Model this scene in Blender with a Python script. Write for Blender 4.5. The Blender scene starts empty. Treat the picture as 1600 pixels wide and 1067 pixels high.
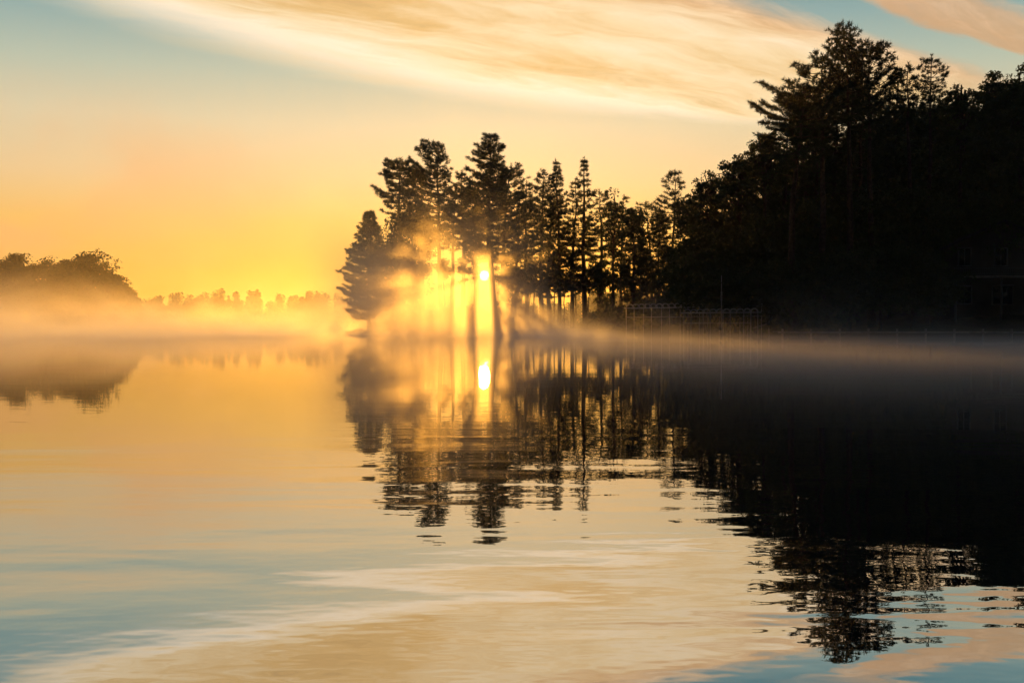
import bpy, math
import numpy as np
from math import radians, sin, cos, pi

sc = bpy.context.scene
COL = sc.collection

# ------------------------------------------------------------------ camera
CAM_H = 1.2
HORIZON = 510.0            # picture row of the horizon in the 1600x1067 photograph
F = 1600.0                 # focal length in those pixels
cam_d = bpy.data.cameras.new("camera")
cam_d.sensor_width = 36.0
cam_d.lens = 36.0 * F / 1600.0
cam_d.clip_start = 0.05
cam_d.clip_end = 6000.0
cam = bpy.data.objects.new("camera", cam_d)
COL.objects.link(cam)
cam.location = (0, 0, CAM_H)
cam.rotation_euler = (radians(90) - math.atan((533.5 - HORIZON) / F), 0, 0)
sc.camera = cam

SUN_AZ = math.atan(-43 / 1600.0)
SUN_EL = math.atan(79 / 1600.0)
SUN = np.array([sin(SUN_AZ) * cos(SUN_EL), cos(SUN_AZ) * cos(SUN_EL), sin(SUN_EL)])

sc.view_settings.view_transform = 'Standard'
sc.view_settings.look = 'None'
sc.view_settings.gamma = 1.0
sc.view_settings.exposure = 0.0
sc.render.engine = 'CYCLES'
cy = sc.cycles
cy.use_denoising = True
try:
    cy.denoiser = 'OPENIMAGEDENOISE'
except Exception:
    pass
cy.use_adaptive_sampling = True
cy.adaptive_threshold = 0.035
cy.max_bounces = 6
cy.diffuse_bounces = 2
cy.glossy_bounces = 3
cy.transmission_bounces = 3
cy.volume_bounces = 2
cy.transparent_max_bounces = 8
cy.volume_max_steps = 256
cy.sample_clamp_indirect = 6.0
cy.sample_clamp_direct = 0.0


# ------------------------------------------------------------------ node helpers
def lin(r, g, b):
    f = lambda c: (c / 12.92) if c <= 0.04045 else ((c + 0.055) / 1.055) ** 2.4
    return (f(r / 255), f(g / 255), f(b / 255), 1.0)


class X:
    """A float socket that can be used in arithmetic."""
    nt = None

    def __init__(self, s):
        self.s = s

    @staticmethod
    def m(op, *args, clamp=False):
        n = X.nt.nodes.new("ShaderNodeMath")
        n.operation = op
        n.use_clamp = clamp
        for k, a in enumerate(args):
            if isinstance(a, X):
                X.nt.links.new(a.s, n.inputs[k])
            else:
                n.inputs[k].default_value = float(a)
        return X(n.outputs[0])

    def __add__(s, o): return X.m('ADD', s, o)
    def __radd__(s, o): return X.m('ADD', o, s)
    def __sub__(s, o): return X.m('SUBTRACT', s, o)
    def __rsub__(s, o): return X.m('SUBTRACT', o, s)
    def __mul__(s, o): return X.m('MULTIPLY', s, o)
    def __rmul__(s, o): return X.m('MULTIPLY', o, s)
    def __truediv__(s, o): return X.m('DIVIDE', s, o)
    def __neg__(s): return X.m('MULTIPLY', s, -1.0)
    def pow(s, o): return X.m('POWER', s, o)
    def max(s, o): return X.m('MAXIMUM', s, o)
    def min(s, o): return X.m('MINIMUM', s, o)
    def exp(s): return X.m('EXPONENT', s)
    def abs(s): return X.m('ABSOLUTE', s)


def smooth(v, a, b, o0=0.0, o1=1.0):
    n = X.nt.nodes.new("ShaderNodeMapRange")
    n.interpolation_type = 'SMOOTHSTEP'
    X.nt.links.new(v.s, n.inputs[0])
    for k, q in zip((1, 2, 3, 4), (a, b, o0, o1)):
        if isinstance(q, X):
            X.nt.links.new(q.s, n.inputs[k])
        else:
            n.inputs[k].default_value = q
    return X(n.outputs[0])


def xyz(x, y, z):
    n = X.nt.nodes.new("ShaderNodeCombineXYZ")
    for k, q in enumerate((x, y, z)):
        if isinstance(q, X):
            X.nt.links.new(q.s, n.inputs[k])
        else:
            n.inputs[k].default_value = q
    return n.outputs[0]


def split(vec):
    n = X.nt.nodes.new("ShaderNodeSeparateXYZ")
    X.nt.links.new(vec, n.inputs[0])
    return X(n.outputs[0]), X(n.outputs[1]), X(n.outputs[2])


def noise(vec, scale, detail=3.0, rough=0.5, dist=0.0):
    n = X.nt.nodes.new("ShaderNodeTexNoise")
    X.nt.links.new(vec, n.inputs["Vector"])
    n.inputs["Scale"].default_value = scale
    n.inputs["Detail"].default_value = detail
    n.inputs["Roughness"].default_value = rough
    n.inputs["Distortion"].default_value = dist
    return X(n.outputs[0])


def ramp(v, stops):
    n = X.nt.nodes.new("ShaderNodeValToRGB")
    X.nt.links.new(v.s, n.inputs[0])
    el = n.color_ramp.elements
    while len(el) < len(stops):
        el.new(0.5)
    for e, (p, c) in zip(el, stops):
        e.position = p
        e.color = c
    return n.outputs[0]


def mixc(fac, a, b, mode='MIX'):
    n = X.nt.nodes.new("ShaderNodeMix")
    n.data_type = 'RGBA'
    n.blend_type = mode
    for s, q in ((n.inputs[0], fac), (n.inputs[6], a), (n.inputs[7], b)):
        if isinstance(q, X):
            X.nt.links.new(q.s, s)
        elif isinstance(q, (int, float)):
            s.default_value = q
        elif isinstance(q, tuple):
            s.default_value = q
        else:
            X.nt.links.new(q, s)
    return n.outputs[2]


# ------------------------------------------------------------------ sky
world = bpy.data.worlds.new("World")
sc.world = world
world.use_nodes = True
nt = world.node_tree
nt.nodes.clear()
X.nt = nt
out = nt.nodes.new("ShaderNodeOutputWorld")
bg = nt.nodes.new("ShaderNodeBackground")
SKY_STRENGTH = 0.1
bg.inputs[1].default_value = SKY_STRENGTH
nt.links.new(bg.outputs[0], out.inputs[0])
sky = nt.nodes.new("ShaderNodeTexSky")
sky.sky_type = 'NISHITA'
sky.sun_disc = False
sky.sun_elevation = SUN_EL
sky.sun_rotation = SUN_AZ
sky.air_density = 1.0
sky.dust_density = 2.0
tc = nt.nodes.new("ShaderNodeTexCoord")
dx, dy, dz = split(tc.outputs["Generated"])
# clear morning air: amber at the horizon through cream to teal overhead
base = ramp((dz.max(0.0)) / 0.7, [
    (0.00, lin(228, 146, 46)),
    (0.07, lin(235, 170, 68)),
    (0.14, lin(236, 184, 100)),
    (0.20, lin(229, 194, 142)),
    (0.27, lin(214, 200, 164)),
    (0.335, lin(178, 188, 168)),
    (0.40, lin(132, 165, 164)),
    (0.46, lin(88, 140, 150)),
    (0.70, lin(70, 108, 140)),
    (1.00, lin(56, 84, 124))])
# the dawn side is bright, the opposite side still dim
az = smooth(dy, -0.30, 0.80, 0.05, 1.0)
# warmth toward the sun
cs = dx * float(SUN[0]) + dy * float(SUN[1]) + dz * float(SUN[2])
ang = X.m('ARCCOSINE', cs.min(0.9999999)) * (180 / pi)
warm = (-(ang / 7.0)).exp() * 0.45 + (-(ang / 2.0)).exp() * 0.8
disc = smooth(ang, 0.34, 0.12)
# high cloud on a flat layer: plane coordinates
pz = dz.max(0.03)
px_, py_ = dx / pz, dy / pz
s_ = px_ * 0.8 + py_ * 0.6
t_ = px_ * -0.6 + py_ * 0.8
wv = xyz(s_ * 0.55, t_ * 1.3, 0.0)
w1 = noise(wv, 1.0, 4.0, 0.55) - 0.5
st = xyz(s_ * 0.75 + w1 * 1.6, t_ * 2.6 + w1 * 2.6, 3.7)
streak = noise(st, 1.0, 8.0, 0.66)
fine = noise(xyz(s_ * 2.0 + w1 * 4.0, t_ * 5.5 + w1 * 3.0, 1.3), 1.0, 6.0, 0.62, 0.3)
tt = t_ + w1 * 0.26 + (streak - 0.5) * 0.22 + (fine - 0.5) * 0.20
low_edge = (s_ - 2.4) * (s_ - 2.4) * -0.145 + 3.80
band = smooth(tt, low_edge + 0.06, low_edge - 0.38) * smooth(tt, 2.02, 2.22)
band = band * smooth(s_, 4.9, 3.7) * smooth(s_, -0.6, 0.9)
bandm = band * smooth(streak + fine * 0.35, 0.30, 0.62, 0.62, 1.0)
second = smooth(tt, 1.90, 1.83) * smooth(tt, 1.58, 1.68) * smooth(streak, 0.3, 0.6, 0.75, 1.0) * smooth(s_, 2.2, 2.75)
high = smooth(streak * 0.6 + w1 * 0.9 + 0.2, 0.52, 0.72, 0.0, 0.65) * smooth(tt, 1.5, 1.2)
cmask = bandm.max(second).max(high) * smooth(dz, 0.10, 0.17)
edge = smooth(tt, low_edge - 0.75, low_edge - 0.25)     # sunlit fringe of the band
ccol = ramp(((streak - 0.5) * 0.55 + (fine - 0.5) * 0.55 + w1 * 0.8 + edge * 0.26 + 0.47), [
    (0.18, lin(196, 158, 104)),
    (0.36, lin(222, 182, 120)),
    (0.55, lin(241, 214, 168)),
    (0.80, lin(253, 234, 204))])
pink = smooth(tt, 2.5, 2.05, 0.0, 0.65)
ccol = mixc(pink, ccol, mixc(smooth(streak + (fine - 0.5) * 0.6, 0.35, 0.65), lin(204, 150, 112), lin(240, 196, 156)))
veil = noise(xyz(dx * 7.0, dz * 11.0, 4.2), 1.0, 4.0, 0.55, 0.4)
vm = smooth(veil, 0.36, 0.66) * smooth(dx, -0.08, -0.42) * smooth(dz, 0.02, 0.09) * smooth(dz, 0.24, 0.11) * 0.6
base = mixc(vm, base, lin(238, 172, 112))
col = mixc(cmask, base, ccol)
glow = mixc(1.0, col, mixc(warm, (0, 0, 0, 1), (0.85, 0.36, 0.04, 1)), 'ADD')
glow = mixc(disc, glow, (16.0, 11.0, 4.5, 1))
glow = mixc(1.0, glow, xyz(az, az, az), 'MULTIPLY')
scale = mixc(1.0, glow, (1.0 / SKY_STRENGTH,) * 3 + (1,), 'MULTIPLY')
nis = mixc(1.0, sky.outputs[0], (0.10, 0.10, 0.10, 1), 'MULTIPLY')
full = mixc(1.0, scale, nis, 'ADD')
nt.links.new(full, bg.inputs[0])

# ------------------------------------------------------------------ sun
sl = bpy.data.lights.new("sun", 'SUN')
sl.energy = 5.0
sl.angle = radians(0.5)
sl.color = (1.0, 0.44, 0.06)
sun = bpy.data.objects.new("sun", sl)
COL.objects.link(sun)
from mathutils import Vector
sun.rotation_euler = Vector(SUN).to_track_quat('Z', 'Y').to_euler()
sun.location = (0, 0, 60)


# ------------------------------------------------------------------ materials
def new_mat(name):
    m = bpy.data.materials.new(name)
    m.use_nodes = True
    X.nt = m.node_tree
    return m, m.node_tree, m.node_tree.nodes["Principled BSDF"]


def pos():
    g = X.nt.nodes.new("ShaderNodeNewGeometry")
    return g.outputs["Position"]


def simple_mat(name, c0, c1, scale, rough=0.9, spec=0.2, bump=0.0, detail=4.0):
    m, t, b = new_mat(name)
    p = pos()
    f = noise(p, scale, detail, 0.6)
    c = ramp(smooth(f, 0.3, 0.7), [(0.0, c0 + (1,)), (1.0, c1 + (1,))])
    t.links.new(c, b.inputs["Base Color"])
    b.inputs["Roughness"].default_value = rough
    b.inputs["Specular IOR Level"].default_value = spec
    if bump:
        bn = t.nodes.new("ShaderNodeBump")
        bn.inputs["Strength"].default_value = 1.0
        bn.inputs["Distance"].default_value = bump
        t.links.new(noise(p, scale * 2, 5, 0.6).s, bn.inputs["Height"])
        t.links.new(bn.outputs[0], b.inputs["Normal"])
    return m


def leaf_mat(name, c0, c1, scale, trans):
    m = simple_mat(name, c0, c1, scale, 0.8, 0.1)
    t = m.node_tree
    b = t.nodes["Principled BSDF"]
    tr = t.nodes.new("ShaderNodeBsdfTranslucent")
    src = b.inputs["Base Color"].links[0].from_socket
    t.links.new(src, tr.inputs[0])
    mx = t.nodes.new("ShaderNodeMixShader")
    mx.inputs[0].default_value = trans
    t.links.new(b.outputs[0], mx.inputs[1])
    t.links.new(tr.outputs[0], mx.inputs[2])
    t.links.new(mx.outputs[0], t.nodes["Material Output"].inputs["Surface"])
    return m


BARK = simple_mat("bark", (0.030, 0.022, 0.016), (0.070, 0.052, 0.038), 3.0, 0.95, 0.1, 0.03)
NEEDLE = leaf_mat("pine_needles", (0.020, 0.034, 0.014), (0.045, 0.062, 0.022), 0.8, 0.25)
SPRUCE = leaf_mat("spruce_needles", (0.050, 0.066, 0.018), (0.110, 0.120, 0.035), 0.8, 0.5)
LEAF = leaf_mat("broad_leaves", (0.028, 0.045, 0.014), (0.065, 0.080, 0.022), 0.7, 0.25)
EARTH = simple_mat("earth", (0.030, 0.024, 0.016), (0.060, 0.052, 0.030), 0.7, 1.0, 0.05, 0.15)
ROCK = simple_mat("rock", (0.07, 0.06, 0.05), (0.16, 0.145, 0.125), 1.5, 0.9, 0.2, 0.06)
METAL = simple_mat("weathered_metal", (0.28, 0.26, 0.25), (0.42, 0.40, 0.38), 2.0, 0.45, 0.5)
PLANK = simple_mat("weathered_planks", (0.16, 0.14, 0.12), (0.30, 0.27, 0.24), 1.2, 0.85, 0.2)
SIDING = simple_mat("dark_siding", (0.035, 0.028, 0.022), (0.055, 0.045, 0.036), 0.6, 0.8, 0.2)
TRIM = simple_mat("pale_trim", (0.05, 0.05, 0.055), (0.08, 0.08, 0.085), 1.0, 0.6, 0.3)
SHINGLE = simple_mat("roof_shingles", (0.030, 0.030, 0.032), (0.055, 0.053, 0.052), 3.0, 0.95, 0.1, 0.02)
GLASS, _t, _b = new_mat("window_glass")
_b.inputs["Base Color"].default_value = (0.01, 0.012, 0.014, 1)
_b.inputs["Roughness"].default_value = 0.04

# water: dark and glossy with a slow ripple
WATER, wt, wb = new_mat("lake_water")
p = pos()
wx, wy, wz = split(p)
wb.inputs["Base Color"].default_value = (0.006, 0.010, 0.012, 1)
wb.inputs["Roughness"].default_value = 0.0
wb.inputs["IOR"].default_value = 8.0
wb.inputs["Specular IOR Level"].default_value = 0.5
r1 = noise(xyz(wx * 0.40, wy * 1.0, 0.0), 0.48, 2.0, 0.45, 0.3)
r2 = noise(xyz(wx * 0.28 + 13.0, wy * 1.0, 4.0), 1.35, 2.0, 0.5, 0.4)
r3 = noise(xyz(wx * 0.6, wy * 1.0, 9.0), 5.0, 2.0, 0.5)
calm = noise(xyz(wx * 0.6, wy * 0.5, 2.0), 0.05, 2.0, 0.5)
near = smooth(wy, 15.5, 3.5)
hgt = r1 * (near * 0.034 + 0.0010) + r2 * (near * 0.016 + 0.0018) * smooth(calm, 0.35, 0.65, 0.5, 1.2) + r3 * (near * 0.0007 + 0.0007)
bn = wt.nodes.new("ShaderNodeBump")
bn.inputs["Strength"].default_value = 1.0
bn.inputs["Distance"].default_value = 1.0
wt.links.new(hgt.s, bn.inputs["Height"])
wt.links.new(bn.outputs[0], wb.inputs["Normal"])


# ------------------------------------------------------------------ mesh helpers
def np_mesh(name, V, tris=None, quads=None, smooth_shade=False):
    V = np.asarray(V, np.float32).reshape(-1, 3)
    nt_ = 0 if tris is None else len(tris)
    nq = 0 if quads is None else len(quads)
    me = bpy.data.meshes.new(name)
    me.vertices.add(len(V))
    me.vertices.foreach_set("co", V.ravel())
    loops = []
    starts = []
    if nq:
        loops.append(np.asarray(quads, np.int32).ravel())
        starts.append(np.arange(nq, dtype=np.int32) * 4)
    if nt_:
        loops.append(np.asarray(tris, np.int32).ravel())
        starts.append(np.arange(nt_, dtype=np.int32) * 3 + nq * 4)
    L = np.concatenate(loops)
    me.loops.add(len(L))
    me.loops.foreach_set("vertex_index", L)
    me.polygons.add(nq + nt_)
    me.polygons.foreach_set("loop_start", np.concatenate(starts))
    me.update(calc_edges=True)
    me.validate()
    if smooth_shade:
        me.polygons.foreach_set("use_smooth", np.ones(nq + nt_, bool))
    return me


def link(name, me, mat, parent=None, loc=None):
    o = bpy.data.objects.new(name, me)
    COL.objects.link(o)
    if mat is not None and len(me.materials) == 0:
        me.materials.append(mat)
    if parent is not None:
        o.parent = parent
    if loc is not None:
        o.location = loc
    return o


def thing(name, loc, label, cat, group=None, rz=0.0):
    o = bpy.data.objects.new(name, None)
    COL.objects.link(o)
    o.location = loc
    o.rotation_euler = (0, 0, rz)
    o["label"] = label
    o["category"] = cat
    if group:
        o["group"] = group
    return o


class MB:
    """Collects tubes, boxes and the like for one mesh."""

    def __init__(self):
        self.V, self.Q, self.T, self.n = [], [], [], 0

    def add(self, V, Q=None, T=None):
        V = np.asarray(V, float).reshape(-1, 3)
        self.V.append(V)
        if Q is not None and len(Q):
            self.Q.append(np.asarray(Q) + self.n)
        if T is not None and len(T):
            self.T.append(np.asarray(T) + self.n)
        self.n += len(V)

    def tube(self, P, R, k=6):
        P = np.asarray(P, float)
        R = np.broadcast_to(np.asarray(R, float), (len(P),))
        D = np.gradient(P, axis=0)
        D /= np.linalg.norm(D, axis=1)[:, None] + 1e-9
        ref = np.where(np.abs(D[:, 2:3]) < 0.9, np.array([[0, 0, 1.0]]), np.array([[1.0, 0, 0]]))
        A = np.cross(D, ref)
        A /= np.linalg.norm(A, axis=1)[:, None] + 1e-9
        B = np.cross(D, A)
        th = np.arange(k) * 2 * pi / k
        V = P[:, None, :] + R[:, None, None] * (np.cos(th)[None, :, None] * A[:, None, :] + np.sin(th)[None, :, None] * B[:, None, :])
        i = np.arange(len(P) - 1)[:, None] * k
        j = np.arange(k)[None, :]
        j2 = (j + 1) % k
        Q = np.stack([i + j, i + j2, i + k + j2, i + k + j], -1).reshape(-1, 4)
        n = len(P) * k
        V = np.concatenate([V.reshape(-1, 3), P[:1], P[-1:]])
        T0 = np.stack([np.full(k, n), (np.arange(k) + 1) % k, np.arange(k)], -1)
        e = (len(P) - 1) * k
        T1 = np.stack([np.full(k, n + 1), e + np.arange(k), e + (np.arange(k) + 1) % k], -1)
        self.add(V, Q, np.concatenate([T0, T1]))

    def box(self, c, s, rz=0.0):
        h = np.array(s) / 2.0
        V = np.array([[sx, sy, sz] for sz in (-1, 1) for sy in (-1, 1) for sx in (-1, 1)]) * h
        c_, s_ = cos(rz), sin(rz)
        V = V @ np.array([[c_, s_, 0], [-s_, c_, 0], [0, 0, 1]])
        V = V + np.array(c)
        Q = [[0, 2, 3, 1], [4, 5, 7, 6], [0, 1, 5, 4], [2, 6, 7, 3], [0, 4, 6, 2], [1, 3, 7, 5]]
        self.add(V, Q)

    def mesh(self, name, smooth_shade=False):
        return np_mesh(name, np.concatenate(self.V), np.concatenate(self.T) if self.T else None,
                       np.concatenate(self.Q) if self.Q else None, smooth_shade)

    def build(self, name, mat, parent=None, smooth_shade=False):
        return link(name, self.mesh(name, smooth_shade), mat, parent)


def unit(a):
    return a / (np.linalg.norm(a, axis=-1, keepdims=True) + 1e-9)


def needle_tris(C, B, k, ln, wd, rng, bias=0.8):
    """k slim triangles fanned out of each tuft centre C about the direction B."""
    n = len(C)
    d = unit(B[:, None, :] * bias + unit(rng.normal(size=(n, k, 3))))
    q = unit(np.cross(d, rng.normal(size=(n, k, 3))))
    L = ln * rng.uniform(0.6, 1.2, (n, k, 1))
    W = wd * rng.uniform(0.7, 1.3, (n, k, 1))
    c = C[:, None, :] + rng.normal(size=(n, k, 3)) * 0.05
    V = np.stack([c - q * W * 0.5, c + q * W * 0.5, c + d * L], 2).reshape(-1, 3)
    return V, np.arange(len(V)).reshape(-1, 3)


def leaf_quads(C, size, rng):
    n = len(C)
    a = unit(rng.normal(size=(n, 3)))
    b = unit(np.cross(a, rng.normal(size=(n, 3))))
    s = size * rng.uniform(0.55, 1.25, (n, 1))
    V = np.stack([C - a * s, C + b * s * 0.45, C + a * s, C - b * s * 0.45], 1).reshape(-1, 3)
    return V, np.arange(len(V)).reshape(-1, 4)


# ------------------------------------------------------------------ trees
def pine_meshes(h, spread, base, seed, prof='pine', tuft=1.0, lean=(0, 0), ln=0.55, wd=0.072, k=12,
                spacing=0.9, gaps=0.15, side=None, lift=0.25):
    """White pine or fir: tapered trunk, whorls of limbs, needle tufts."""
    rng = np.random.default_rng(seed)
    tr = MB()
    nz = 14
    zt = np.linspace(0, 1, nz)
    wob = np.cumsum(rng.normal(size=(nz, 2)) * 0.16, 0) * zt[:, None]
    wob += rng.normal(size=2) * 0.018 * h * (zt - zt ** 2)[:, None] * 2.0
    TP = np.stack([wob[:, 0] + lean[0] * zt ** 1.5, wob[:, 1] + lean[1] * zt ** 1.5, zt * h], 1)
    r0 = (0.012 * h + 0.06) * rng.uniform(0.8, 1.3)
    TR = r0 * (1 - zt) ** 0.8 + 0.02
    TR[0] *= 1.35
    tr.tube(TP, TR, 8)
    trunk_at = lambda z: np.array([np.interp(z / h, zt, TP[:, 0]), np.interp(z / h, zt, TP[:, 1]), z])
    C, B = [], []
    for _ in range(9):                                  # dead limbs on the bare trunk
        zz = h * base * rng.uniform(0.35, 1.0)
        a, L = rng.uniform(0, 2 * pi), rng.uniform(0.5, 2.2)
        o = trunk_at(zz)
        tr.tube([o, o + np.array([cos(a) * L * 0.6, sin(a) * L * 0.6, 0.05]), o + np.array([cos(a) * L, sin(a) * L, rng.uniform(-0.3, 0.25)])], [0.06, 0.035, 0.012], 4)
    z = h * base
    while z < h * 0.985:
        t = (z - h * base) / (h * (1 - base))
        if prof == 'pine':
            p = (1 - t) ** 0.65 * (0.55 + 0.45 * min(1, t / 0.25)) + 0.06
        elif prof == 'flat':
            p = 0.95 * (1 - t ** 2.5) ** 0.7 * (0.5 + 0.5 * min(1, t / 0.4)) + 0.10
        elif prof == 'round':
            p = max(0.12, math.sqrt(max(0.0, 1 - (2 * t - 1.0) ** 2)))
        else:  # spire
            p = (1 - t) ** 0.95 + 0.04
        n = rng.integers(4, 7)
        a0 = rng.uniform(0, 2 * pi)
        for i in range(n):
            if rng.random() < gaps:
                continue
            a = a0 + i * 2 * pi / n + rng.normal() * 0.25
            L = spread * p * (rng.uniform(0.5, 1.2) if prof == 'spire' else rng.uniform(0.55, 1.15))
            if side is not None:
                L *= 1.0 + side[1] * cos(a - side[0])
            if L < 0.25:
                L = 0.25
            u = np.linspace(0, 1, 6)
            up = lift * (0.3 + t) * L
            dr = rng.uniform(0.02, 0.16) * L * (1 - t)
            curve = up * u ** 1.2 - dr * np.sin(u * pi) + 0.10 * L * u ** 3
            o = trunk_at(z)
            P = np.stack([o[0] + cos(a) * L * u, o[1] + sin(a) * L * u, o[2] + curve], 1)
            P[1:] += rng.normal(size=(5, 3)) * 0.04 * L * u[1:, None]
            rb = 0.018 * L + 0.012
            tr.tube(P, rb * (1 - u * 0.8), 4)
            # twigs on both sides
            nt2 = max(3, int(L * 4.0 * tuft))
            us = 0.18 + 0.82 * rng.random(nt2) ** 0.6 if L > 1.2 else rng.uniform(0.1, 1, nt2)
            for q in us:
                b0 = np.array([np.interp(q, u, P[:, j]) for j in range(3)])
                sgn = 1 if rng.random() < 0.5 else -1
                ta = a + sgn * rng.uniform(0.5, 1.15)
                tl = min(1.8, (0.22 * L + 0.25) * rng.uniform(0.5, 1.2) * (1.15 - q * 0.55))
                m = max(1, int(tl / 0.24))
                f = (np.arange(m) + 1) / m
                td = np.array([cos(ta), sin(ta), rng.uniform(0.0, 0.30)])
                C.append(b0 + td * tl * f[:, None])
                B.append(np.broadcast_to(unit(td + np.array([0, 0, 0.55])), (m, 3)))
            C.append(P[-2:])
            B.append(np.broadcast_to(unit(P[-1] - P[-3] + np.array([0, 0, 0.3])), (2, 3)))
        z += spacing * rng.uniform(0.75, 1.3) * (0.55 + 0.45 * (1 - t)) * (1.0 if h > 14 else 0.7)
    top = TP[-1]
    C.append(top + np.array([[0, 0, -0.7], [0, 0, -0.35], [0, 0, 0.0]]))
    B.append(np.tile([[0, 0, 1.0]], (3, 1)))
    C, B = np.concatenate(C), np.concatenate(B)
    V, T = needle_tris(C, B, k, ln, wd, rng)
    return tr.mesh("trunk", True), np_mesh("crown", V, T)


def broad_meshes(h, rx, rz, seed, lumps=46, per=150, leaf=0.30, fill=1.0, lumpr=0.30, ry=None, flat=0.0):
    """Broad-leaved tree: trunk, forking limbs, leaf clumps through an uneven crown."""
    rng = np.random.default_rng(seed)
    ry = rx if ry is None else ry
    tr = MB()
    cz = h - rz
    zt = np.linspace(0, 1, 8)
    wob = np.cumsum(rng.normal(size=(8, 2)) * 0.15, 0) * zt[:, None]
    top = cz + 0.35 * rz
    TP = np.stack([wob[:, 0], wob[:, 1], zt * top], 1)
    tr.tube(TP, (0.011 * h + 0.05) * (1 - zt * 0.75), 7)
    d = unit(rng.normal(size=(lumps, 3)))
    r = rng.uniform(0.25, 1.0, lumps) ** 0.5
    prof = rng.uniform(0.72, 1.08, lumps)
    LC = np.stack([d[:, 0] * rx * r * prof * 0.85, d[:, 1] * ry * r * prof * 0.85, cz + d[:, 2] * rz * r * prof * 0.85], 1)
    if flat:
        LC[:, 2] = np.where(LC[:, 2] < cz, cz + (LC[:, 2] - cz) * flat, LC[:, 2])
    C = []
    for c in LC:
        q = min(0.98, max(0.25, (c[2] - 0.5 * np.hypot(c[0], c[1])) / top))
        o = np.array([np.interp(q, zt, TP[:, j]) for j in range(3)])
        mid = (o + c) / 2 + rng.normal(size=3) * 0.08 * np.linalg.norm(c - o) + np.array([0, 0, 0.05 * h])
        tr.tube(np.array([o, mid, c]), [0.05 + 0.003 * h, 0.04 + 0.0015 * h, 0.02], 4)
        R = lumpr * rx * rng.uniform(0.6, 1.25)
        m = int(per * rng.uniform(0.6, 1.3) * fill)
        v = unit(rng.normal(size=(m, 3))) * (rng.random((m, 1)) ** 0.45) * R * np.array([1.15, 1.15, 0.75])
        C.append(c + v)
        for _ in range(3):
            e = c + unit(rng.normal(size=3)) * R * 0.9
            tr.tube(np.array([c, e]), [0.025, 0.01], 3)
    V, Q = leaf_quads(np.concatenate(C), leaf, rng)
    return tr.mesh("trunk", True), np_mesh("crown", V, None, Q)


def place_tree(name, cat, label, loc, meshes, leaf, group=None, rz=0.0):
    t = thing(name, loc, label, cat, group, rz)
    link("trunk", meshes[0], BARK, t)
    link("crown", meshes[1], leaf, t)
    return t


def ground_z(x, y):
    """Height of the land: a low peninsula at left, a wooded bank rising at right."""
    pen = 0.7
    hill = 15.0 * max(0.0, min(1.0, (y - 118 + 0.25 * (x - 40)) / 45.0)) * max(0.0, min(1.0, (x - 20) / 28.0))
    return pen + hill


def at(px, D):
    return (px - 800) / F * D


def ztop(py, D):
    return CAM_H + (HORIZON - py) / F * D


# ------------------------------------------------------------------ setting: water and land
W = link("water", np_mesh("water", [(-900, -60, 0), (900, -60, 0), (900, 1000, 0), (-900, 1000, 0)], None, [[0, 1, 2, 3]]), WATER)
W["kind"] = "structure"


def land(name, outline, zf, mat, step):
    """Terrain patch inside an outline, its rim dipping under the water."""
    from mathutils.geometry import delaunay_2d_cdt
    O = np.array(outline, float)
    rng = np.random.default_rng(5)
    # fine rim
    rim = []
    for a, b in zip(O, np.roll(O, -1, 0)):
        n = max(1, int(np.linalg.norm(b - a) / step))
        for i in range(n):
            rim.append(a + (b - a) * i / n)
    rim = np.array(rim) + rng.normal(size=(len(rim), 2)) * step * 0.12
    lo, hi = O.min(0), O.max(0)
    gx, gy = np.meshgrid(np.arange(lo[0], hi[0], step), np.arange(lo[1], hi[1], step))
    G = np.stack([gx.ravel(), gy.ravel()], 1) + rng.normal(size=(gx.size, 2)) * step * 0.2
    inside = np.zeros(len(G), bool)
    j = len(rim) - 1
    for i in range(len(rim)):
        xi, yi = rim[i]; xj, yj = rim[j]
        c = ((yi > G[:, 1]) != (yj > G[:, 1])) & (G[:, 0] < (xj - xi) * (G[:, 1] - yi) / (yj - yi + 1e-12) + xi)
        inside ^= c
        j = i
    G = G[inside]
    dist = np.min(np.linalg.norm(G[:, None, :] - rim[None, :, :], axis=2), axis=1)
    keep = dist > step * 0.5
    G, dist = G[keep], dist[keep]
    n = len(rim)
    pts = [Vector(q) for q in np.concatenate([rim, G])]
    edges = [(i, (i + 1) % n) for i in range(n)]
    v, e, f, _, _, _ = delaunay_2d_cdt(pts, edges, [list(range(n))], 1, 1e-4)
    V = []
    for q in v:
        d = float(np.min(np.linalg.norm(rim - np.array(q), axis=1)))
        k = min(1.0, d / (step * 1.6))
        V.append((q[0], q[1], -0.5 + k * (zf(q[0], q[1]) + 0.5 + rng.normal() * 0.12 * step * 0.3)))
    o = link(name, np_mesh(name, V, [t for t in f if len(t) == 3]), mat)
    o.data.polygons.foreach_set("use_smooth", np.ones(len(o.data.polygons), bool))
    o["kind"] = "structure"
    return o


land("wooded_shore", [(-28, 172), (-22, 168), (-10, 165), (2, 164), (14, 158), (20, 148), (24, 134), (29, 120), (36, 111),
                      (60, 108), (110, 104), (230, 96), (230, 260), (60, 250), (38, 205), (20, 193), (0, 192), (-18, 190), (-28, 182)],
     ground_z, EARTH, 3.0)
land("far_shore", [(-880, 560), (-500, 590), (-300, 610), (-100, 640), (60, 650), (300, 620), (880, 560), (880, 980), (-880, 980)],
     lambda x, y: 1.0 + 0.015 * max(0, y - 650), EARTH, 28.0)
land("left_shore", [(-420, 330), (-300, 352), (-220, 366), (-160, 374), (-142, 380), (-136, 392), (-142, 420), (-200, 450), (-420, 470)],
     lambda x, y: 1.0, EARTH, 9.0)

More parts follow.
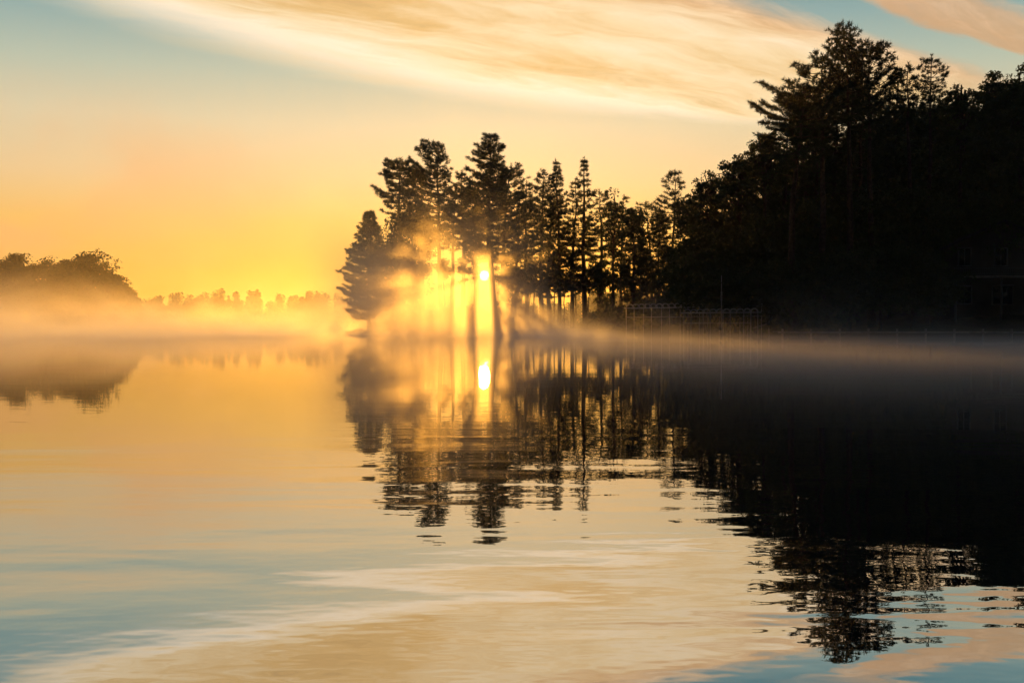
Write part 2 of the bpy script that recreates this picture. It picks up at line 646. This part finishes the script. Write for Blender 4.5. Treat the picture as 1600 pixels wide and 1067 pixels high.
# ------------------------------------------------------------------ peninsula trees
# (name, category, label, px, top row, distance, leaf material, mesh arguments)
def pine_at(px, py, D, hw, bottom, seed, label, name="pine_tree", cat="pine tree", mat=None, dz=0.0, group=None, **kw):
    z0 = ground_z(at(px, D), D) - 0.25 + dz
    h = ztop(py, D) - z0
    base = max(0.02, (ztop(bottom, D) - z0) / h)
    return place_tree(name, cat, label, (at(px, D), D, z0), pine_meshes(h, hw * D / F, base, seed, **kw), mat or NEEDLE, group)


def broad_at(px, py, D, hw, bottom, seed, label, name="broadleaf_tree", cat="tree", group=None, **kw):
    z0 = ground_z(at(px, D), D) - 0.25
    h = ztop(py, D) - z0
    rz = (ztop(py, D) - ztop(bottom, D)) / 2
    return place_tree(name, cat, label, (at(px, D), D, z0), broad_meshes(h, hw * D / F, rz, seed, **kw), LEAF, group)


pine_at(577, 332, 173, 40, 498, 11, "feathery low spruce at the tip of the point, leaning boughs edged with yellow light",
        "spruce_tree", "spruce tree", SPRUCE, prof='pine', tuft=1.6, spacing=0.5, ln=0.5, wd=0.08, gaps=0.05, side=(pi, 0.2), lift=0.2)
broad_at(644, 290, 171, 50, 496, 12, "broad dense tree behind the glowing mist between the spruce and the forked pine",
         lumps=80, per=125, leaf=0.32, lumpr=0.34)
broad_at(612, 350, 170, 42, 502, 13, "lower rounded tree in drifting mist just right of the feathery spruce", lumps=60, per=105, leaf=0.31, lumpr=0.34)
pine_at(622, 250, 178, 36, 350, 14, "pine with a small rounded tufted top rising above the dense tree near the point's tip", prof='round', tuft=1.2, gaps=0.2)
pine_at(690, 224, 176, 42, 390, 15, "pine with an open forked top leaning left beside the tallest pine of the point", prof='flat', tuft=1.1,
        gaps=0.22, side=(pi, 0.45), lift=0.5, lean=(-0.6, 0))
pine_at(722, 268, 182, 42, 388, 16, "pine half hidden behind the tallest pine, to its left near the sun", prof='pine', tuft=1.0, gaps=0.2)
pine_at(774, 210, 170, 64, 408, 17, "tallest broad pine of the point, its trunk beside the rising sun", prof='pine', tuft=1.45, gaps=0.10, k=13)
pine_at(806, 300, 180, 38, 450, 18, "shorter pine tucked against the right side of the tallest pine", prof='pine', tuft=1.0, gaps=0.2)
pine_at(848, 268, 181, 30, 450, 19, "slender pine with a blunt top between the tallest pine and the pointed fir", prof='round', tuft=0.9, gaps=0.25)
pine_at(874, 251, 176, 38, 462, 20, "narrow dark fir with a short pointed spire, left of the tiered fir", "fir_tree", "fir tree", prof='spire', tuft=1.2, gaps=0.12)
pine_at(915, 246, 172, 42, 446, 21, "slim fir with clear horizontal tiers and a bare upper trunk", "fir_tree", "fir tree", prof='spire', tuft=1.0, gaps=0.15, spacing=1.25)
broad_at(958, 280, 178, 32, 430, 22, "thin open-crowned tree with sky showing through, right of the tiered fir", lumps=34, per=75, leaf=0.30, lumpr=0.30)
broad_at(1000, 292, 184, 28, 450, 23, "thin open-crowned tree behind the short dark conifer", lumps=30, per=70, leaf=0.30, lumpr=0.32)
pine_at(990, 328, 162, 30, 470, 24, "short dense dark conifer standing before the open-crowned trees", "fir_tree", "fir tree", prof='pine', tuft=1.7, gaps=0.05)
pine_at(1049, 268, 158, 30, 400, 25, "pine with a small flat parasol top in the dip before the right hand forest", prof='flat', tuft=1.0, gaps=0.25)
broad_at(1080, 283, 150, 34, 440, 26, "leafy tree filling the dip between the parasol topped pine and the forest slope", lumps=50, per=110, leaf=0.28)
pine_at(1030, 330, 172, 30, 450, 27, "low dark pine behind the mist, left of the parasol topped pine", prof='pine', tuft=1.0, gaps=0.2)

for i, (px, py, D, hw, bt) in enumerate([(660, 266, 186, 36, 400), (706, 300, 188, 36, 392), (745, 285, 188, 36, 388), (788, 258, 187, 42, 440),
                                         (824, 284, 188, 36, 445), (860, 296, 190, 32, 450), (895, 282, 188, 32, 450), (935, 298, 190, 32, 455),
                                         (972, 306, 190, 30, 450), (1018, 318, 186, 32, 450)]):
    pine_at(px, py, D, hw, bt, 400 + i, "pine half hidden in the back row of the wooded point", group="back row pines on the point",
            prof=('pine', 'round')[i % 2], tuft=0.9, gaps=0.25, spacing=1.1)
# thin understory along the point: trunks with gaps that let the low sun through
UNDER = [(694, 400, 184, 15, 440, 32), (800, 412, 168, 26, 464, 33), (832, 400, 178, 22, 462, 34),
         (866, 415, 184, 18, 460, 35), (900, 420, 180, 18, 462, 36), (935, 395, 176, 22, 462, 37), (968, 405, 182, 20, 464, 38),
         (1012, 385, 166, 26, 466, 39), (1052, 385, 150, 28, 500, 40)]
ULAB = ["small thin tree just left of the sun behind bright mist",
        "small dark understory tree right of the tallest pine's trunk", "thin understory tree below the slender blunt pine",
        "thin understory tree beneath the narrow dark fir", "thin understory tree beneath the tiered fir",
        "small understory tree right of the tiered fir's trunk", "thin understory tree below the open-crowned trees",
        "leafy understory tree in front of the short dark conifer's right side", "low leafy tree behind the hooped boat frame's left end"]
for (px, py, D, hw, bt, sd), lb in zip(UNDER, ULAB):
    broad_at(px, py, D, hw, bt, sd, lb, "understory_tree", "tree", lumps=22, per=90, leaf=0.26, lumpr=0.38)

for i, (px, py, D, hw) in enumerate([(786, 445, 177, 16), (812, 452, 180, 18), (826, 440, 175, 16), (846, 448, 177, 18), (882, 446, 175, 14),
                                     (918, 448, 178, 16), (942, 440, 173, 18), (955, 432, 182, 18), (985, 430, 178, 18), (998, 440, 172, 18),
                                     (1022, 425, 174, 20), (1040, 430, 160, 22), (648, 440, 181, 18), (1068, 410, 154, 22), (724, 404, 180, 13), (742, 396, 184, 12)]):
    broad_at(px, py - 14, D, hw, (448 if i >= 14 else 464 if 815 < px < 930 else (500, 488)[i % 2]), 600 + i, "lacy sapling among the trunks of the wooded point", "sapling", "tree", "saplings among the trunks",
             lumps=20, per=48, leaf=0.24, lumpr=0.36)

# low shrubs along the waterline of the point
shrub_protos = [broad_meshes(2.6, 2.6, 1.25, 60 + i, lumps=22, per=130, leaf=0.22, lumpr=0.42) for i in range(3)]
rng = np.random.default_rng(3)
SHR = [(592, 172, 0.6), (612, 171, 0.7), (634, 170, 0.5), (656, 170, 0.5), (806, 171, 0.9), (836, 172, 0.6), (862, 174, 0.5),
       (912, 172, 0.6), (934, 168, 1.2), (956, 166, 1.5), (982, 163, 1.6), (1008, 158, 1.5), (1034, 152, 1.5), (1060, 146, 1.6),
       (1086, 141, 1.6), (1112, 134, 1.7), (1140, 129, 1.7), (1170, 124, 1.8), (1205, 119, 1.8), (1245, 117, 1.7), (1290, 116, 1.8)]
for i, (px, D, s) in enumerate(SHR):
    x = at(px, D)
    m = shrub_protos[i % 3]
    t = place_tree("shrub", "shrub", "dark rounded shrub at the foot of the trees along the misty waterline",
                   (x, D, ground_z(x, D) - 0.3), m, LEAF, "shrubs along the misty shore", rng.uniform(0, 6.28))
    t.scale = (s, s, s)

# ------------------------------------------------------------------ forest on the right bank
pine_at(1322, 34, 118, 52, 190, 101, "highest pine of the dark forest with a ragged top against the clouds", prof='pine', tuft=1.6, gaps=0.12, ln=0.42, wd=0.08, k=10, spacing=0.75, lift=0.5)
pine_at(1284, 84, 117, 84, 215, 102, "spreading pine with long level limbs reaching left from the forest top", prof='pine', tuft=1.3, gaps=0.18, ln=0.42, wd=0.08, k=10, side=(pi, 0.3), spacing=0.9, lift=0.25)
pine_at(1362, 76, 119, 46, 215, 103, "upright pine with a blunt rounded top on the right flank of the highest pine", prof='round', tuft=1.8, gaps=0.10, ln=0.42, wd=0.075, k=10, lift=0.5)
pine_at(1240, 128, 115, 62, 260, 104, "pine with flat shelves of needles stepping down left of the spreading pine", prof='flat', tuft=1.7, gaps=0.08, ln=0.42, wd=0.07, k=10, side=(pi, 0.15), spacing=0.8, lift=0.15)
pine_at(1415, 102, 122, 25, 190, 105, "small spindly conifer, left one of the pair in the notch right of the highest pine", "fir_tree", "fir tree", prof='round', tuft=0.9, gaps=0.2, ln=0.36, wd=0.075)
pine_at(1447, 90, 122, 27, 200, 106, "small spindly conifer, the taller right one of the pair in the notch", "fir_tree", "fir tree", prof='round', tuft=1.0, gaps=0.15, ln=0.36, wd=0.075)
broad_at(1196, 196, 121, 46, 330, 107, "leafy tree high on the forest slope below the shelved pine", lumps=130, per=50, leaf=0.22, lumpr=0.2)
broad_at(1152, 224, 126, 46, 360, 108, "leafy tree midway down the forest slope toward the point", lumps=130, per=48, leaf=0.22, lumpr=0.2)
broad_at(1110, 252, 132, 42, 400, 109, "lowest leafy tree of the forest slope beside the dip", lumps=120, per=46, leaf=0.23, lumpr=0.2)
broad_at(1496, 116, 124, 46, 270, 110, "leafy tree with a lacy crown right of the spindly conifer pair", lumps=120, per=50, leaf=0.22, lumpr=0.2)
broad_at(1548, 108, 126, 44, 270, 111, "rounded leafy tree between the lacy crown and the broad crown by the picture edge", lumps=64, per=150, leaf=0.24)
broad_at(1600, 84, 124, 60, 290, 112, "broad leafy crown rising at the far right of the dark forest", lumps=80, per=170, leaf=0.24)
broad_at(1690, 78, 124, 70, 290, 113, "broad leafy crown beyond the far right of the dark forest", lumps=60, per=130, leaf=0.28)

fillers = [broad_meshes(22.0, 6.2, 9.2, 200 + i, lumps=70, per=170, leaf=0.34, lumpr=0.36) for i in range(3)]
FILL = []
for px, top in [(1075, 345), (1120, 318), (1165, 285), (1212, 258), (1262, 232), (1315, 182), (1365, 170), (1415, 165), (1465, 158),
                (1515, 186), (1565, 190), (1620, 180), (1690, 180)]:
    FILL.append((px, top, 132))
for px, top in [(1392, 150), (1436, 156), (1478, 138), (1524, 132), (1572, 128)]:
    FILL.append((px, top, 129))
for px, top in [(1100, 370), (1150, 340), (1195, 320), (1240, 300), (1290, 290), (1340, 270), (1390, 270), (1440, 270), (1530, 280), (1580, 270), (1640, 270)]:
    FILL.append((px, top, 122))
for px, top in [(1135, 415), (1180, 400), (1225, 390), (1275, 380), (1325, 370), (1375, 372), (1425, 380), (1455, 395)]:
    FILL.append((px, top, 116))
for i, (px, top, D) in enumerate(FILL):
    x = at(px, D)
    z0 = ground_z(x, D) - 0.3
    s = (ztop(top, D) - z0) / 22.0
    m = fillers[i % 3]
    t = place_tree("forest_tree", "tree", "black leafy tree merging into the unlit mass of the forest on the right bank",
                   (x, D, z0), m, LEAF, "trees massed in the dark forest", rng.uniform(0, 6.28))
    w = max(0.75, min(1.2, s))
    t.scale = (w, w, s)

for i, (px, py, D, hw, bt) in enumerate([(1255, 158, 127, 46, 330), (1300, 118, 127, 46, 320), (1345, 112, 127, 46, 320), (1385, 150, 127, 40, 320),
                                         (1425, 150, 128, 40, 320), (1215, 205, 127, 40, 340), (1395, 112, 126, 36, 300), (1275, 140, 125, 44, 320), (1330, 140, 123, 46, 330), (1460, 140, 127, 34, 320)]):
    pine_at(px, py, D, hw, bt, 500 + i, "pine filling in behind the ragged crown of the highest forest pines", group="pines behind the forest top",
            prof=('pine', 'round')[i % 2], tuft=1.1, gaps=0.15, ln=0.42, wd=0.08)

# ------------------------------------------------------------------ left group and the far wood
LG = [(-30, 392, 40), (22, 388, 34), (66, 392, 30), (102, 398, 22), (140, 386, 38), (182, 420, 24), (205, 452, 14)]
LGL = ["hazy tree at the outer left end of the misted grove", "tall hazy tree with a flat ragged crown at the left of the misted grove",
       "hazy tree in the middle of the misted grove beside the gap", "small hazy tree in the notch of the misted grove",
       "tallest round hazy tree of the misted grove", "hazy tree sloping down to the right end of the misted grove",
       "lowest hazy bush-like tree at the right end of the misted grove"]
for i, ((px, py, hw), lb) in enumerate(zip(LG, LGL)):
    D = 384 + (i % 3) * 6
    h = ztop(py, D) - 0.6
    place_tree("misty_tree", "tree", lb, (at(px, D), D, 0.6),
               broad_meshes(h, hw * 1.25 * D / F, h * 0.47, 300 + i, lumps=90, per=150, leaf=0.6, lumpr=0.36), LEAF)


def wood():
    rng = np.random.default_rng(77)
    tr, C = MB(), []
    for i in range(480):
        x = rng.uniform(-420, 260)
        y = rng.uniform(655, 720) if x > -120 else rng.uniform(640, 720)
        h = (rng.uniform(15.5, 23) + 2.5 * sin(x * 0.03)) * (0.7 if -70 < x < 40 else 1.0)
        tr.tube([(x, y, 0.5), (x, y, h * 0.8)], [0.35, 0.1], 5)
        n = 9
        rw = rng.uniform(3.6, 5.8)
        for j in range(n):
            f = j / (n - 1)
            c = np.array([x, y, h * (0.25 + 0.68 * f)]) + rng.normal(size=3) * np.array([2.0, 2.0, 0.6]) * (1.1 - f)
            R = rw * (1.12 - f * (0.90 if i % 3 == 0 else 0.62))
            C.append(c + unit(rng.normal(size=(54, 3))) * rng.random((54, 1)) ** 0.5 * R)
    V, Q = leaf_quads(np.concatenate(C), 0.85, rng)
    n = tr.n
    tr.add(V, Q)
    o = tr.build("far_wood", LEAF)
    o["kind"] = "stuff"
    o["label"] = "far wooded shore fading into amber mist across the lake"
    o["category"] = "wood"


wood()

# ------------------------------------------------------------------ rocks at the tip of the point
def rock(x, y, s, seed, label):
    import bmesh
    rng = np.random.default_rng(seed)
    bm = bmesh.new()
    bmesh.ops.create_icosphere(bm, subdivisions=3, radius=1.0)
    ph = rng.uniform(0, 6, 6)
    for v in bm.verts:
        c = v.co
        k = 1 + 0.16 * sin(3 * c.x + ph[0]) + 0.14 * sin(4 * c.y + ph[1]) + 0.12 * sin(5 * c.z + ph[2]) + 0.06 * sin(9 * c.x + 7 * c.y + ph[3])
        v.co = Vector((c.x * k * s[0], c.y * k * s[1], c.z * k * s[2]))
    me = bpy.data.meshes.new("rock")
    bm.to_mesh(me)
    bm.free()
    o = link("shore_rock", me, ROCK, None, (x, y, 0.1))
    o["label"] = label
    o["category"] = "rock"


rock(at(566, 166), 166, (1.7, 1.2, 0.75), 1, "long low rock lying in the water at the tip of the wooded point")
rock(at(585, 167), 167, (1.2, 1.0, 1.0), 2, "rounded boulder under the spruce where the point meets the water")
rock(at(549, 167), 167, (0.9, 0.7, 0.4), 4, "small flat outermost rock breaking the water off the point")

# ------------------------------------------------------------------ boat shelter frames, pole and dock on the right shore
def hooped_frame(p0, p1, zt, n, width, rise, label, every=3):
    p0, p1 = np.array(p0, float), np.array(p1, float)
    ax = unit(p1 - p0)
    sd = np.array([-ax[1], ax[0]]) * (1 if ax[1] < 0 else -1)      # across the frame, toward the right in the picture
    t = thing("boat_shelter_frame", (p0[0], p0[1], 0), label, "boat shelter")
    L = np.linalg.norm(p1 - p0)
    loc = lambda a, b, z: np.array([ax[0] * a + sd[0] * b, ax[1] * a + sd[1] * b, z])
    for s in (0, 1):
        b = MB(); b.tube([loc(-0.4, s * width, zt), loc(L + 0.4, s * width, zt)], 0.055, 6); b.build("eave_rail", METAL, t)
    b = MB(); b.tube([loc(0, 0, zt - 1.15), loc(L, 0, zt - 1.15)], 0.035, 6); b.build("side_rail", METAL, t)
    for i in range(n):
        a = L * i / (n - 1)
        u = np.linspace(0, pi, 9)
        P = [loc(a, width / 2 - cos(q) * width / 2, zt + sin(q) * rise) for q in u]
        b = MB(); b.tube(P, 0.075, 6); b.build("hoop", METAL, t, True)
        if i % every == 0 or i == n - 1:
            for s in (0, 1):
                b = MB(); b.tube([loc(a, s * width, -1.0), loc(a, s * width, zt - 0.05)], 0.04, 6); b.build("post", METAL, t)
    return t


hooped_frame((14.5, 130.0), (28.0, 115.0), 3.50, 22, 1.5, 0.50, "long bare frame of curved hoops on thin posts over the boat berths")
hooped_frame((19.3, 115.0), (25.3, 108.5), 2.70, 11, 1.3, 0.40, "shorter and lower bare hooped frame in front of the long one")
pl = thing("flagpole", (23.0, 112.5, 0.4), "thin bare upright pole rising behind the hooped boat frame", "pole")
b = MB(); b.tube([(0, 0, 0), (0, 0, 3.2), (0, 0, 6.4)], [0.07, 0.055, 0.03], 8); b.build("shaft", METAL, pl, True)
b = MB(); b.tube([(0, 0, 3.6), (0, 0, 4.6)], [0.10, 0.09], 8); b.build("collar", METAL, pl, True)

dk = thing("dock", (27.0, 104.6, 0.0), "low wooden dock along the shore right of the hooped frames", "dock")
b = MB()
for i in range(150):
    b.box((0.18 * i, 0.02 * i * 0.0, 0.66), (0.165, 2.0, 0.05))
b.build("deck", PLANK, dk)
b = MB(); b.box((13.4, -1.02, 0.58), (27.0, 0.05, 0.18)); b.build("fascia", PLANK, dk)
for i in range(10):
    b = MB(); b.tube([(0.4 + 2.9 * i, -0.9, -1.2), (0.4 + 2.9 * i, -0.9, 0.95)], 0.11, 8); b.build("piling", PLANK, dk)
b = MB(); b.tube([(0.2, 0.3, 0.70), (1.6, 0.3, 1.15)], 0.06, 6)
o = link("plank", b.mesh("plank"), PLANK, None, (24.8, 106.0, 0.3))
o["label"] = "loose pale board tilted at the near end of the dock"
o["category"] = "board"

# ------------------------------------------------------------------ house among the trees
def house():
    D = 119.0
    x0, x1 = at(1478, D), at(1478, D) + 13.0
    zb = ground_z((x0 + x1) / 2, D) - 0.6
    h = thing("lake_house", ((x0 + x1) / 2, D, zb), "dark shingled house barely visible among the trees on the right bank", "house")
    w, d, hh = 13.0, 8.0, 8.4
    b = MB()
    b.box((0, d / 2, hh / 2), (w, d, hh))
    b.add([(-w / 2, 0, hh), (w / 2, 0, hh), (0, 0, hh + 3.0), (-w / 2, d, hh), (w / 2, d, hh), (0, d, hh + 3.0)],
          [[0, 2, 5, 3], [1, 4, 5, 2]], [[0, 1, 2], [3, 5, 4]])
    b.build("wall", SIDING, h)
    b = MB()
    for s in (-1, 1):
        n = unit(np.array([s * 3.0, 0, w / 2]))
        a = np.array([0, -0.6, hh + 3.0]) + n * 0.05
        c = np.array([s * (w / 2 + 0.6), -0.6, hh - 0.28]) + n * 0.05
        e = np.array([0, d + 1.2, 0])
        V = [a, c, c + e, a + e]
        V += [q + n * 0.22 for q in V]
        b.add(V, [[0, 1, 2, 3], [7, 6, 5, 4], [0, 4, 5, 1], [1, 5, 6, 2], [2, 6, 7, 3], [3, 7, 4, 0]])
    b.build("roof", SHINGLE, h)
    for wx_, wz_, ww, wh in [(-4.4, 7.4, 1.3, 1.9), (-0.2, 7.4, 1.3, 1.9), (3.8, 7.4, 1.3, 1.9), (-4.4, 3.0, 1.5, 1.9), (0, 3.0, 2.2, 2.1), (3.8, 3.0, 1.5, 1.9)]:
        b = MB(); b.box((wx_, -0.03, wz_), (ww, 0.05, wh)); g = b.build("window", GLASS, h)
        b = MB()
        b.box((wx_, -0.06, wz_ + wh / 2 + 0.09), (ww + 0.4, 0.12, 0.18))
        b.box((wx_, -0.06, wz_ - wh / 2 - 0.07), (ww + 0.4, 0.14, 0.14))
        for s in (-1, 1):
            b.box((wx_ + s * (ww / 2 + 0.07), -0.06, wz_), (0.14, 0.118, wh))
        b.box((wx_, -0.07, wz_), (0.05, 0.04, wh))
        b.build("frame", TRIM, g)
    b = MB()
    b.box((-1.0, -1.05, 5.05), (11.0, 2.0, 0.16))
    b.build("balcony", PLANK, h)
    b = MB()
    b.box((-1.0, -2.0, 6.0), (11.0, 0.07, 0.09))
    b.box((-1.0, -2.0, 5.3), (11.0, 0.05, 0.06))
    for i in range(45):
        b.box((-6.4 + i * 0.245, -2.0, 5.65), (0.035, 0.035, 0.64))
    b.build("railing", TRIM, h)
    for xx in (-6.2, -1.0, 4.2):
        b = MB(); b.box((xx, -1.9, 2.4), (0.18, 0.18, 5.1)); b.build("post", TRIM, h)


house()


# ------------------------------------------------------------------ air: even haze, then the mist over the water
def volume_box(name, lo, hi, mat):
    b = MB()
    b.box(((lo[0] + hi[0]) / 2, (lo[1] + hi[1]) / 2, (lo[2] + hi[2]) / 2), (hi[0] - lo[0], hi[1] - lo[1], hi[2] - lo[2]))
    o = b.build(name, mat)
    o["kind"] = "stuff"
    return o


HAZE = bpy.data.materials.new("haze_air")
HAZE.use_nodes = True
ht = HAZE.node_tree
ht.nodes.remove(ht.nodes["Principled BSDF"])
pv = ht.nodes.new("ShaderNodeVolumePrincipled")
pv.inputs["Color"].default_value = (0.95, 0.93, 0.90, 1)
pv.inputs["Density"].default_value = 0.00011
pv.inputs["Anisotropy"].default_value = 0.75
ht.links.new(pv.outputs[0], ht.nodes["Material Output"].inputs["Volume"])
volume_box("haze", (-905, -70, -1.5), (905, 1005, 46), HAZE)


def mist(label, lo, hi, fn, aniso, step, color=(0.98, 0.94, 0.88, 1)):
    m = bpy.data.materials.new("mist_air")
    m.use_nodes = True
    t = m.node_tree
    t.nodes.remove(t.nodes["Principled BSDF"])
    X.nt = t
    g = t.nodes.new("ShaderNodeNewGeometry")
    x, y, z = split(g.outputs["Position"])
    d = fn(x, y, z, g.outputs["Position"]).max(0.0)
    v = t.nodes.new("ShaderNodeVolumePrincipled")
    v.inputs["Color"].default_value = color
    v.inputs["Anisotropy"].default_value = aniso
    t.links.new(d.s, v.inputs["Density"])
    t.links.new(v.outputs[0], t.nodes["Material Output"].inputs["Volume"])
    m.cycles.volume_step_rate = step
    o = volume_box("mist", lo, hi, m)
    o["label"] = label
    o["category"] = "mist"
    return o


def f_lake(x, y, z, p):
    n = noise(xyz(x * 0.05, y * 0.028, z * 0.25), 1.0, 2.0, 0.55)
    front = ((x + 21.0) * 5.8 + 128.0).min((x + 21.0) * -2.2 + 128.0).max(40.0)
    sunny = smooth(x, 17.0, 5.0)                       # the bank peters out toward the right bank
    bank = smooth(y - front, -3.0, 14.0) * sunny
    n2 = noise(xyz(x * 0.13 + z * 0.05, y * 0.055, z * 0.10), 1.0, 2.0, 0.6, 0.5)
    plume = smooth(n2, 0.50, 0.72)
    top = 0.28 + (0.30 + 0.8 * n + 2.2 * plume) * bank
    low = (-(z / top)).exp() * smooth(z, 6.4, 2.5)
    thin = smooth(y, 5.0, 28.0) * smooth(y, 105.0, 50.0, 0.3, 1.0) * (0.011 + 0.026 * smooth(x, 0.5, 9.0) * smooth(y, 75.0, 40.0, 0.35, 1.0))
    return low * (thin * smooth(n, 0.25, 0.7, 0.4, 1.5) + bank * smooth(n * 0.5 + n2 * 0.5, 0.36, 0.66, 0.12, 1.1) * (0.040 + 0.020 * smooth(x, -10.0, -24.0) + 0.022 * smooth(x, -1.0, 3.0)))


def f_point(x, y, z, p):
    n = noise(xyz(x * 0.085 + z * 0.03, y * 0.06, z * 0.075), 1.0, 3.0, 0.58, 0.4)
    ex = (x + 8.5) / 14.5
    ey = (y - 119.0) / 47.0
    body = smooth(ex * ex + ey * ey, 1.0, 0.3) * smooth(y, 72.0, 130.0, 0.50, 1.0)
    return body * smooth(z, 19.0, 7.0) * (-(z / (2.2 + 8.5 * n))).exp() * smooth(n, 0.37, 0.64) * 0.092


def f_left(x, y, z, p):
    n = noise(xyz(x * 0.034, y * 0.014, z * 0.060), 1.0, 3.0, 0.58, 0.4)
    fade = smooth(y, 200.0, 260.0) * smooth(x, -18.0, -50.0)
    h = smooth(x, -60.0, -140.0)
    return fade * (smooth(n, 0.36, 0.64, 0.06, 1.0) * 0.017 * (-(z / (0.8 + 10.0 * n * n * 1.4))).exp()
                   + smooth(n, 0.48, 0.75) * 0.0012 * h * smooth(z, 39.0, 18.0))


mist("thin mist lying low over the lake and thickening to a bank near the point", (-100, 6, 0.02), (100, 164, 6.5), f_lake, 0.5, 0.45, (0.95, 0.95, 0.96, 1))
mist("glowing billow of mist rising before the left half of the wooded point", (-24, 71.5, 0.03), (7, 165, 19.5), f_point, 0.72, 0.36, (0.98, 0.90, 0.78, 1))
def f_right(x, y, z, p):
    n = noise(xyz(x * 0.10 + z * 0.05, y * 0.08, z * 0.10), 1.0, 2.0, 0.6, 0.5)
    e = smooth(x, 20.0, 30.0) * smooth(x, 84.0, 66.0) * smooth(y, 82.0, 90.0)
    return e * (-(z / (0.6 + 5.0 * n))).exp() * smooth(n, 0.42, 0.70) * 0.012


mist("faint dark wisps of mist rising before the forest on the right bank", (20, 82, 0.04), (84, 102, 10.0), f_right, 0.5, 0.4)
mist("tall amber mist drifting before the hazy grove", (-300, 200, 0.03), (-18, 362, 40.0), f_left, 0.7, 0.42, (0.98, 0.91, 0.81, 1))
